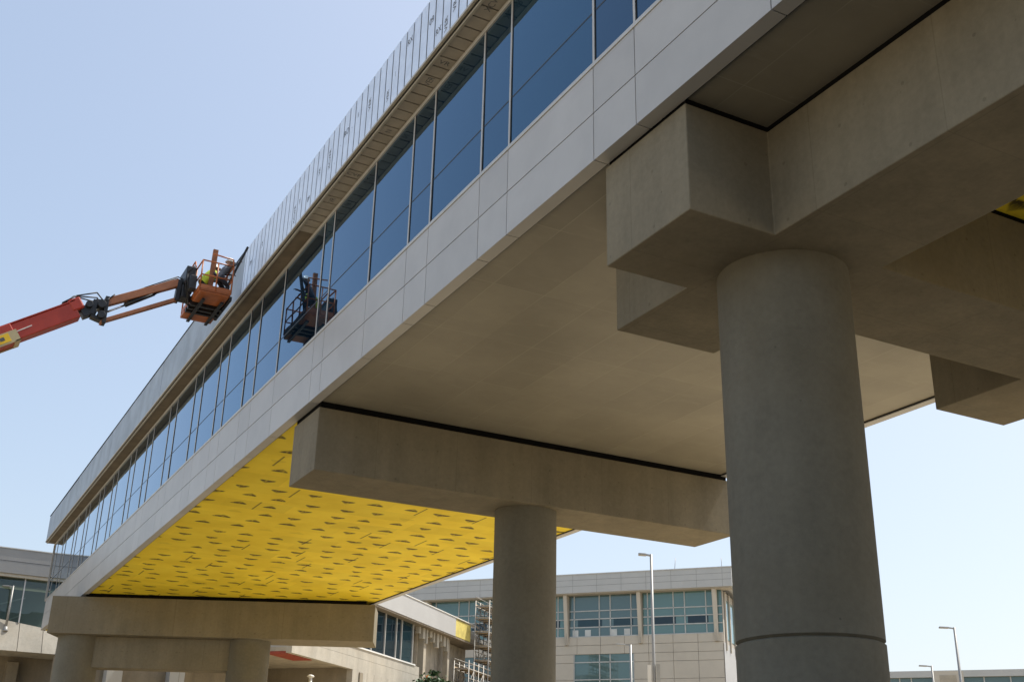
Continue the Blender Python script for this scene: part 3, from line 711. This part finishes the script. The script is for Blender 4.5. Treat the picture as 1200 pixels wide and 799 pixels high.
for v in m.bm.verts:
    v.co.z = 10.95 + (v.co.z-10.95)*1.25; s_ = 1+.22*math.sin(v.co.x*9+v.co.z*7)+.1*math.sin(v.co.y*17); c0 = Vector((q.x, q.y, 10.95)); v.co = c0+(v.co-c0)*s_
tag(m.build('tarp_bundle', 'flag'), 'orange fabric bundle on the bare concrete wall behind the left tree', 'bundle')

# ------------------------------------------------------------------ boom lift
YB = 34.8
bl = thing('boom_lift', 'red and orange boom lift with its basket raised beside the walkway windows', 'boom lift', (-6, YB, 0))
def V3(x, z, y=YB): return Vector((x, y, z))
up_ = Vector((0, 1, 0))
dB = Vector((3.25-1.38, 0, 13.98-12.69)).normalized(); nB = Vector((-dB.z, 0, dB.x))
tip = V3(3.22, 13.96)
m = MB(); m.beam(tip-dB*3.6, tip, .46, .53, nB); mb = m.build('main_boom', 'boom_red', bl, bevel=.03)
m = MB(); m.beam(tip-dB*3.6+nB*.285, tip+dB*.06+nB*.285, .50, .035, nB); m.build('boom_rail', 'boom_red', mb)
m = MB(); m.beam(tip-dB*.14+nB*.16, tip+dB*.25+nB*.16, .50, .40, nB); m.build('boom_nose', 'boom_red', mb, bevel=.05)
e0 = tip-dB*1.98
m = MB(); m.beam(e0-dB*7.5, e0, .62, .56, nB); m.build('boom_section', 'boom_red', bl, bevel=.03)
m = MB()
for sy in (-1, 1): m.beam(e0-dB*3.2-nB*.14+up_*sy*.325, e0+dB*.06-nB*.14+up_*sy*.325, .03, .36, nB)
m.beam(e0-dB*.1-nB*.305, e0+dB*.06-nB*.305, .68, .04, nB); cs = m.build('cream_side_plate', 'cream', bl)
m = MB(); m.beam(e0-dB*.62-nB*.13-up_*.346, e0-dB*.20-nB*.13-up_*.346, .012, .26, nB); st = m.build('warning_sticker', 'sticker', cs)
m = MB(); m.beam(e0-dB*.50-nB*.13-up_*.356, e0-dB*.36-nB*.13-up_*.356, .008, .11, nB); m.build('sticker_symbol', 'ink', st)
m = MB(); m.beam(e0+dB*.0-nB*.02-up_*.24, e0+dB*.55-nB*.0-up_*.24, .02, .03, nB); m.build('white_stripe', 'white', mb)
m = MB(); m.beam(e0-dB*16, e0-dB*7.3, .84, .80, nB); m.build('boom_section', 'boom_red', bl, bevel=.03)
be = e0-dB*15.8
# knuckle between boom and jib
j1 = V3(4.06, 14.14)
m = MB()
m.beam(tip+dB*.1-nB*.12, V3(3.72, 14.16), .34, .34, nB); m.beam(V3(3.66, 13.92), V3(3.74, 14.42), .36, .16, (1, 0, 0)); m.beam(V3(3.66, 13.90), V3(3.98, 13.82), .30, .10); m.beam(V3(3.72, 14.42), V3(4.02, 14.46), .26, .08)
m.tube(V3(3.55, 14.2, YB-.28), V3(3.55, 14.2, YB+.28), .11, 14); m.tube(V3(3.95, 13.95, YB-.25), V3(3.95, 13.95, YB+.25), .12, 14); m.tube(V3(3.92, 14.3, YB-.25), V3(3.92, 14.3, YB+.25), .13, 14)
m.beam(V3(4.06, 13.72), V3(4.06, 14.62), .34, .12, (1, 0, 0)); m.build('boom_knuckle', 'dark', bl, bevel=.01)
m = MB()
for k_, off in enumerate((-.16, 0, .14)):
    pts = [tip-dB*.3+nB*.36+up_*off, tip+dB*.2+nB*(.42+.05*k_)+up_*off, V3(3.72+.05*k_, 14.66-.1*k_, YB+off), V3(3.98, 14.40-.2*k_, YB+off), V3(4.12, 14.56, YB+off), V3(4.25, 14.72, YB+off)]
    m.path(pts, .022, 6)
m.build('hydraulic_hose', 'hose', bl)
# jib: two parallel bars
u0, u1 = V3(4.04, 14.44), V3(6.20, 15.66); l0, l1 = V3(4.02, 13.80), V3(6.18, 15.06)
m = MB()
m.beam(u0, u1, .22, .25, (0, 0, 1)); m.build('jib_arm', 'jib_orange', bl, bevel=.02)
m = MB(); m.beam(l0, l1, .18, .13, (0, 0, 1)); m.build('jib_arm', 'jib_orange', bl, bevel=.02)
m = MB(); m.beam(V3(4.02, 13.72), V3(4.0, 14.0), .26, .12, (1, 0, 0)); m.build('jib_lug', 'jib_orange', bl)
m = MB(); a_ = V3(5.45, 15.10); c_ = V3(4.62, 14.50); m.tube(a_, c_, .075, 10); m.tube(a_, a_+(u1-u0).normalized()*.28+Vector((0, 0, .10)), .06, 8); cy = m.build('jib_cylinder', 'dark', bl)
MB().tube(c_, V3(4.08, 14.12), .032, 8).build('cylinder_rod', 'chrome', cy)
m = MB()
for off in (-.08, .06): m.path([u0+Vector((.2, off, .15)), (u0+u1)/2+Vector((0, off, .15)), u1+Vector((-.1, off, .17)), u1+Vector((.25, off, .05)), V3(6.5, 15.35, YB+off)], .018, 5)
m.build('hydraulic_hose', 'hose', bl)
m = MB(); m.beam(V3(6.16, 14.98), V3(6.20, 15.72), .30, .13, (1, 0, 0)); m.beam(V3(6.2, 15.5), V3(6.62, 15.42), .24, .2); m.tube(V3(6.42, 15.2), V3(6.42, 15.62), .15, 12); m.beam(V3(6.42, 15.25), V3(6.62, 15.1), .2, .2); m.build('basket_rotator', 'dark', bl, bevel=.01)
# basket
BX0, BX1, BY0, BY1, BZ = 6.62, 7.62, 33.6, 36.0, 15.0
m = MB(); m.box(BX0, BX1, BY0, BY1, BZ+.07, BZ+.11); m.build('basket_floor', 'basket_orange', bl)
MB().box(BX0+.02, BX1-.02, BY0+.02, BY0+.95, BZ+.0, BZ+.068).build('floor_pan', 'basket_orange', bl, bevel=.02); m = MB(); m.box(BX0-.03, BX1, BY1-.55, BY1+.02, BZ-.05, BZ+.066); m.build('floor_pan', 'basket_orange', bl, bevel=.02)
m = MB()
for yq in (34.62, 34.95, 35.25): m.box(BX0-.02, BX1+.03, yq, yq+.12, BZ-.08, BZ+.066)
for xq in (6.8, 7.4): m.box(xq, xq+.1, 33.9, 36.0, BZ-.14, BZ-.082)
m.box(7.62, 7.70, 33.7, 35.6, BZ-.06, BZ+.08); m.build('floor_frame', 'dark', bl)
m = MB()
for a, c in (((BX0, BY0), (BX1, BY0)), ((BX1, BY0), (BX1, BY1)), ((BX1, BY1), (BX0, BY1)), ((BX0, BY1), (BX0, BY0))):
    A_, B2 = Vector((*a, 0)), Vector((*c, 0)); m.beam(A_+Vector((0, 0, BZ+.19)), B2+Vector((0, 0, BZ+.19)), .02, .15)
m.build('toe_board', 'basket_orange', bl)
m = MB()
for z in (BZ+.6, BZ+1.1):
    for a, c in (((BX0, BY0), (BX1, BY0)), ((BX1, BY0), (BX1, BY1)), ((BX1, BY1), (BX0, BY1)), ((BX0, BY1), (BX0, BY0))): m.tube((*a, z), (*c, z), .025, 8)
for xq, yq in [(BX0, BY0), (BX1, BY0), (BX1, BY1), (BX0, BY1), (BX0, 34.4), (BX0, 35.2), (BX1, 34.4), (BX1, 35.2), (7.12, BY0), (7.12, BY1)]: m.tube((xq, yq, BZ+.1), (xq, yq, BZ+1.1), .025, 8)
# raised loops over the controls
m.path([(BX0, 34.5, BZ+1.1), (BX0-.05, 34.55, BZ+1.42), (BX0-.05, 35.4, BZ+1.42), (BX0, 35.45, BZ+1.1)], .025, 8)
m.path([(BX1, 33.7, BZ+1.1), (BX1, 33.75, BZ+1.4), (BX1-.7, 33.75, BZ+1.46)], .025, 8)
m.build('guard_rail', 'basket_orange', bl)
m = MB(); m.box(BX0-.34, BX0-.03, 34.3, 35.3, BZ+.55, BZ+1.12); m.box(BX0-.25, BX0-.03, 34.0, 34.3, BZ+.2, BZ+.7); m.box(BX0-.36, BX0-.1, 34.55, 35.1, BZ+.1, BZ+.55); m.build('control_box', 'dark', bl, bevel=.03)
m = MB()
rg = random.Random(4)
for i in range(7):
    y_ = 34.2+i*.2; m.path([(BX0-.12, y_, BZ+1.1), (BX0-.28-.1*rg.random(), y_+.1, BZ+.85), (BX0-.3, y_+rg.uniform(-.2, .2), BZ+.3), (BX0-.05, 34.8, BZ-.05)], .02, 5)
m.build('hydraulic_hose', 'hose', bl)
# lower arm and chassis (outside the picture)
m = MB(); m.beam(be, Vector((be.x+5.5, YB, 1.4)), .8, .8, (1, 0, 0)); m.build('lower_arm', 'boom_red', bl, bevel=.03)
cx = be.x+5.5
m = MB(); m.box(cx-1.6, cx+1.9, YB-.9, YB+.9, 0, 1.5); m.build('turret', 'boom_red', bl, bevel=.12)
m = MB(); m.box(cx-2.0, cx+2.0, YB-.7, YB+.7, -1.0, -.02); m.build('chassis', 'dark', bl, bevel=.05)
for sx2 in (-1.5, 1.5):
    for sy in (-1, 1):
        wh = MB().tube((cx+sx2, YB+sy*.75, -EYE+.6), (cx+sx2, YB+sy*1.2, -EYE+.6), .6, 28).build('wheel', 'tyre', bl, bevel=.06)
        MB().tube((cx+sx2, YB+sy*1.18, -EYE+.6), (cx+sx2, YB+sy*1.22, -EYE+.6), .32, 20).build('rim', 'boom_red', wh)

# timber pieces held in the basket
m = MB(); m.beam((7.12, 34.55, BZ+.12), (7.16, 34.5, BZ+1.98), .16, .10, (0, 1, 0)); tag(m.build('timber_plank', 'wood'), 'reddish brown timber plank standing upright in the basket', 'plank')
m = MB(); m.beam((7.50, 34.15, BZ+.3), (8.02, 33.75, BZ+1.98), .07, .13, (0, 1, 0)); tag(m.build('metal_channel', 'dark'), 'dark metal channel leaning out of the basket towards the walkway roof', 'channel')

# ------------------------------------------------------------------ workers
def person(label, base, yaw, pose, top_mat, vest):
    """skin-modifier body: pose gives joints in metres (x right, y forward, z up) around the feet"""
    t = None
    P = pose; vs = []; es = []; rs = []
    def add(p, r, par=None):
        vs.append(p); rs.append(r); i = len(vs)-1
        if par is not None: es.append((par, i))
        return i
    pel = add(P['pelvis'], (.15, .12)); sp = add(P['chest'], (.16, .12), pel); nk = add(P['neck'], (.065, .065), sp); hd = add(P['head'], (.09, .105), nk); add(P['crown'], (.075, .085), hd)
    for s in ('L', 'R'):
        h = add(P['hip'+s], (.10, .10), pel); k2 = add(P['knee'+s], (.07, .07), h); an = add(P['ankle'+s], (.05, .05), k2); add(P['toe'+s], (.045, .035), an)
        sh = add(P['sh'+s], (.075, .075), sp); el = add(P['elb'+s], (.05, .05), sh); wr = add(P['wr'+s], (.033, .033), el)
        W = Vector(P['wr'+s]); d = (W-Vector(P['elb'+s])).normalized(); side = d.cross(Vector((0, 0, 1))).normalized() if abs(d.z) < .95 else Vector((1, 0, 0)); dn = d.cross(side)
        pm = add(tuple(W+d*.07), (.040, .022), wr)
        for f, (o, ln) in enumerate(((-.032, .075), (-.011, .085), (.011, .08), (.031, .065))):
            a1_ = add(tuple(W+d*.10+side*o), (.0095, .0095), pm); a2_ = add(tuple(W+d*(.10+ln*.55)+side*o+dn*.012), (.0085, .0085), a1_); add(tuple(W+d*(.10+ln*.8)+side*o+dn*.04), (.008, .008), a2_)
        th = add(tuple(W+d*.05-side*.045), (.011, .011), pm); add(tuple(W+d*.09-side*.06+dn*.02), (.009, .009), th)
    me = bpy.data.meshes.new('person'); me.from_pydata(vs, es, [])
    o = bpy.data.objects.new('person', me); COL.objects.link(o)
    md = o.modifiers.new('skin', 'SKIN'); sv = me.skin_vertices[0].data
    for i, r in enumerate(rs): sv[i].radius = r
    sv[0].use_root = True
    ss = o.modifiers.new('sub', 'SUBSURF'); ss.levels = 1; ss.render_levels = 1
    dg = bpy.context.evaluated_depsgraph_get(); nm = bpy.data.meshes.new_from_object(o.evaluated_get(dg)); o.modifiers.clear(); o.data = nm
    nm.materials.clear()
    for mm in ('skin', top_mat, 'cloth'): nm.materials.append(M[mm])
    nkz = P['neck'][2]; pz = P['pelvis'][2]
    for f in nm.polygons:
        f.use_smooth = True; c = f.center
        hand = any((c-Vector(P['wr'+s])).length < .20 and (c-Vector(P['elb'+s])).length > (Vector(P['wr'+s])-Vector(P['elb'+s])).length*.97 for s in 'LR')
        f.material_index = 0 if (c.z > nkz+.0 and (c-Vector(P['head'])).length < .25) or hand else (2 if c.z < pz+.03 else 1)
    # face: nose, ears, eyes joined to the body
    bm = bmesh.new(); bm.from_mesh(nm); H = Vector(P['head']); fd = Vector(P['face']).normalized(); rt = fd.cross(Vector((0, 0, 1))).normalized()
    for c, r in ((H+fd*.115, .020), (H+rt*.095, .022), (H-rt*.095, .022)): bmesh.ops.create_icosphere(bm, subdivisions=2, radius=r, matrix=Matrix.Translation(c))
    bm.to_mesh(nm); bm.free()
    o.location = base; o.rotation_euler = (0, 0, yaw); tag(o, label, 'person', 'workers in the lift basket')
    def child(name, mb, mt):
        c = mb.build(name, mt, None, lift=False); c.parent = o; return c
    # eyes, hard hat with brim
    m = MB()
    for s in (-1, 1): bmesh.ops.create_icosphere(m.bm, subdivisions=2, radius=.012, matrix=Matrix.Translation(H+fd*.095+rt*.035*s+Vector((0, 0, .025))))
    child('eyes', m, 'ink')
    m = MB(); m.lathe(H.x, H.y, [(.155, H.z+.055), (.16, H.z+.065), (.128, H.z+.07), (.122, H.z+.13), (.095, H.z+.185), (.05, H.z+.212), (.01, H.z+.218)], 24)
    for v in m.bm.verts:
        if v.co.z < H.z+.068 and (v.co-H).to_2d().dot(fd.to_2d()) > .06: v.co += fd*.05
    child('hard_hat', m, 'helmet')
    if vest:
        m = MB(); ch, pv = Vector(P['chest']), Vector(P['pelvis']); ax = (ch-pv).normalized(); q_ = ax.to_track_quat('Z', 'Y')
        prof = [(.03, 1.0), (.18, 1.05), (.38, 1.12), (.62, 1.16), (.85, 1.12), (1.08, .80)]; ln = (ch-pv).length+.20; rings = []
        for tz, k_ in prof:
            rings.append([m.bm.verts.new(pv+q_ @ Vector((.205*k_*math.cos(2*math.pi*i/24), .165*k_*math.sin(2*math.pi*i/24), tz*ln))) for i in range(24)])
        for a, c in zip(rings, rings[1:]):
            for i in range(24): f = m.bm.faces.new((a[i], a[(i+1) % 24], c[(i+1) % 24], c[i])); f.smooth = True
        child('safety_vest', m, 'vest')
    m = MB()
    for s in 'LR':
        a_ = Vector(P['ankle'+s]); tq = Vector(P['toe'+s]); m.beam(a_+Vector((0, -.05, -.035)), tq+Vector((0, .05, -.01)), .105, .085)
    child('boots', m, 'dark')
    return o
def pose(lean=.0, crouch=0.0, armL=((-.30, .24, .95), (-.2, .50, 1.0)), armR=((.30, .24, .95), (.2, .50, 1.0)), face=(0, 1, -.1)):
    c = crouch
    return dict(pelvis=(0, -c*.35, .96-c), chest=(0, lean*.5, 1.30-c-lean*.08), neck=(0, lean*.8, 1.50-c-lean*.16), head=(0, lean*.95+.02, 1.61-c-lean*.2), crown=(0, lean*1.0, 1.70-c-lean*.22), face=face,
        hipL=(-.10, -c*.3, .90-c), kneeL=(-.13, .05+c*.7, .50-c*.35), ankleL=(-.13, -.02, .09), toeL=(-.15, .15, .05),
        hipR=(.10, -c*.3, .90-c), kneeR=(.13, .05+c*.7, .50-c*.35), ankleR=(.13, -.02, .09), toeR=(.15, .15, .05),
        shL=(-.19, lean*.72, 1.42-c-lean*.13), elbL=armL[0], wrL=armL[1], shR=(.19, lean*.72, 1.42-c-lean*.13), elbR=armR[0], wrR=armR[1])
zf = BZ+.11+EYE
person('worker in a yellow high-visibility vest and white hard hat at the left of the basket', (7.0, 34.75, zf), R(-90), pose(.26, .30), 'cloth', True)
person('worker in dark clothes and white hard hat on the window side of the basket', (7.36, 34.05, zf), R(-70), pose(.24, .26, armL=((-.30, .22, 1.0), (-.2, .46, 1.05)), armR=((.34, .16, 1.08), (.30, .38, 1.30))), 'denim', False)

# the whole lift, its crew and its load stand a little nearer the glass
for o in list(bpy.data.objects):
    if o.parent is None and o.name.split('.')[0] in ('boom_lift', 'person', 'timber_plank', 'metal_channel'): o.location += Vector((.15, .35, .12))
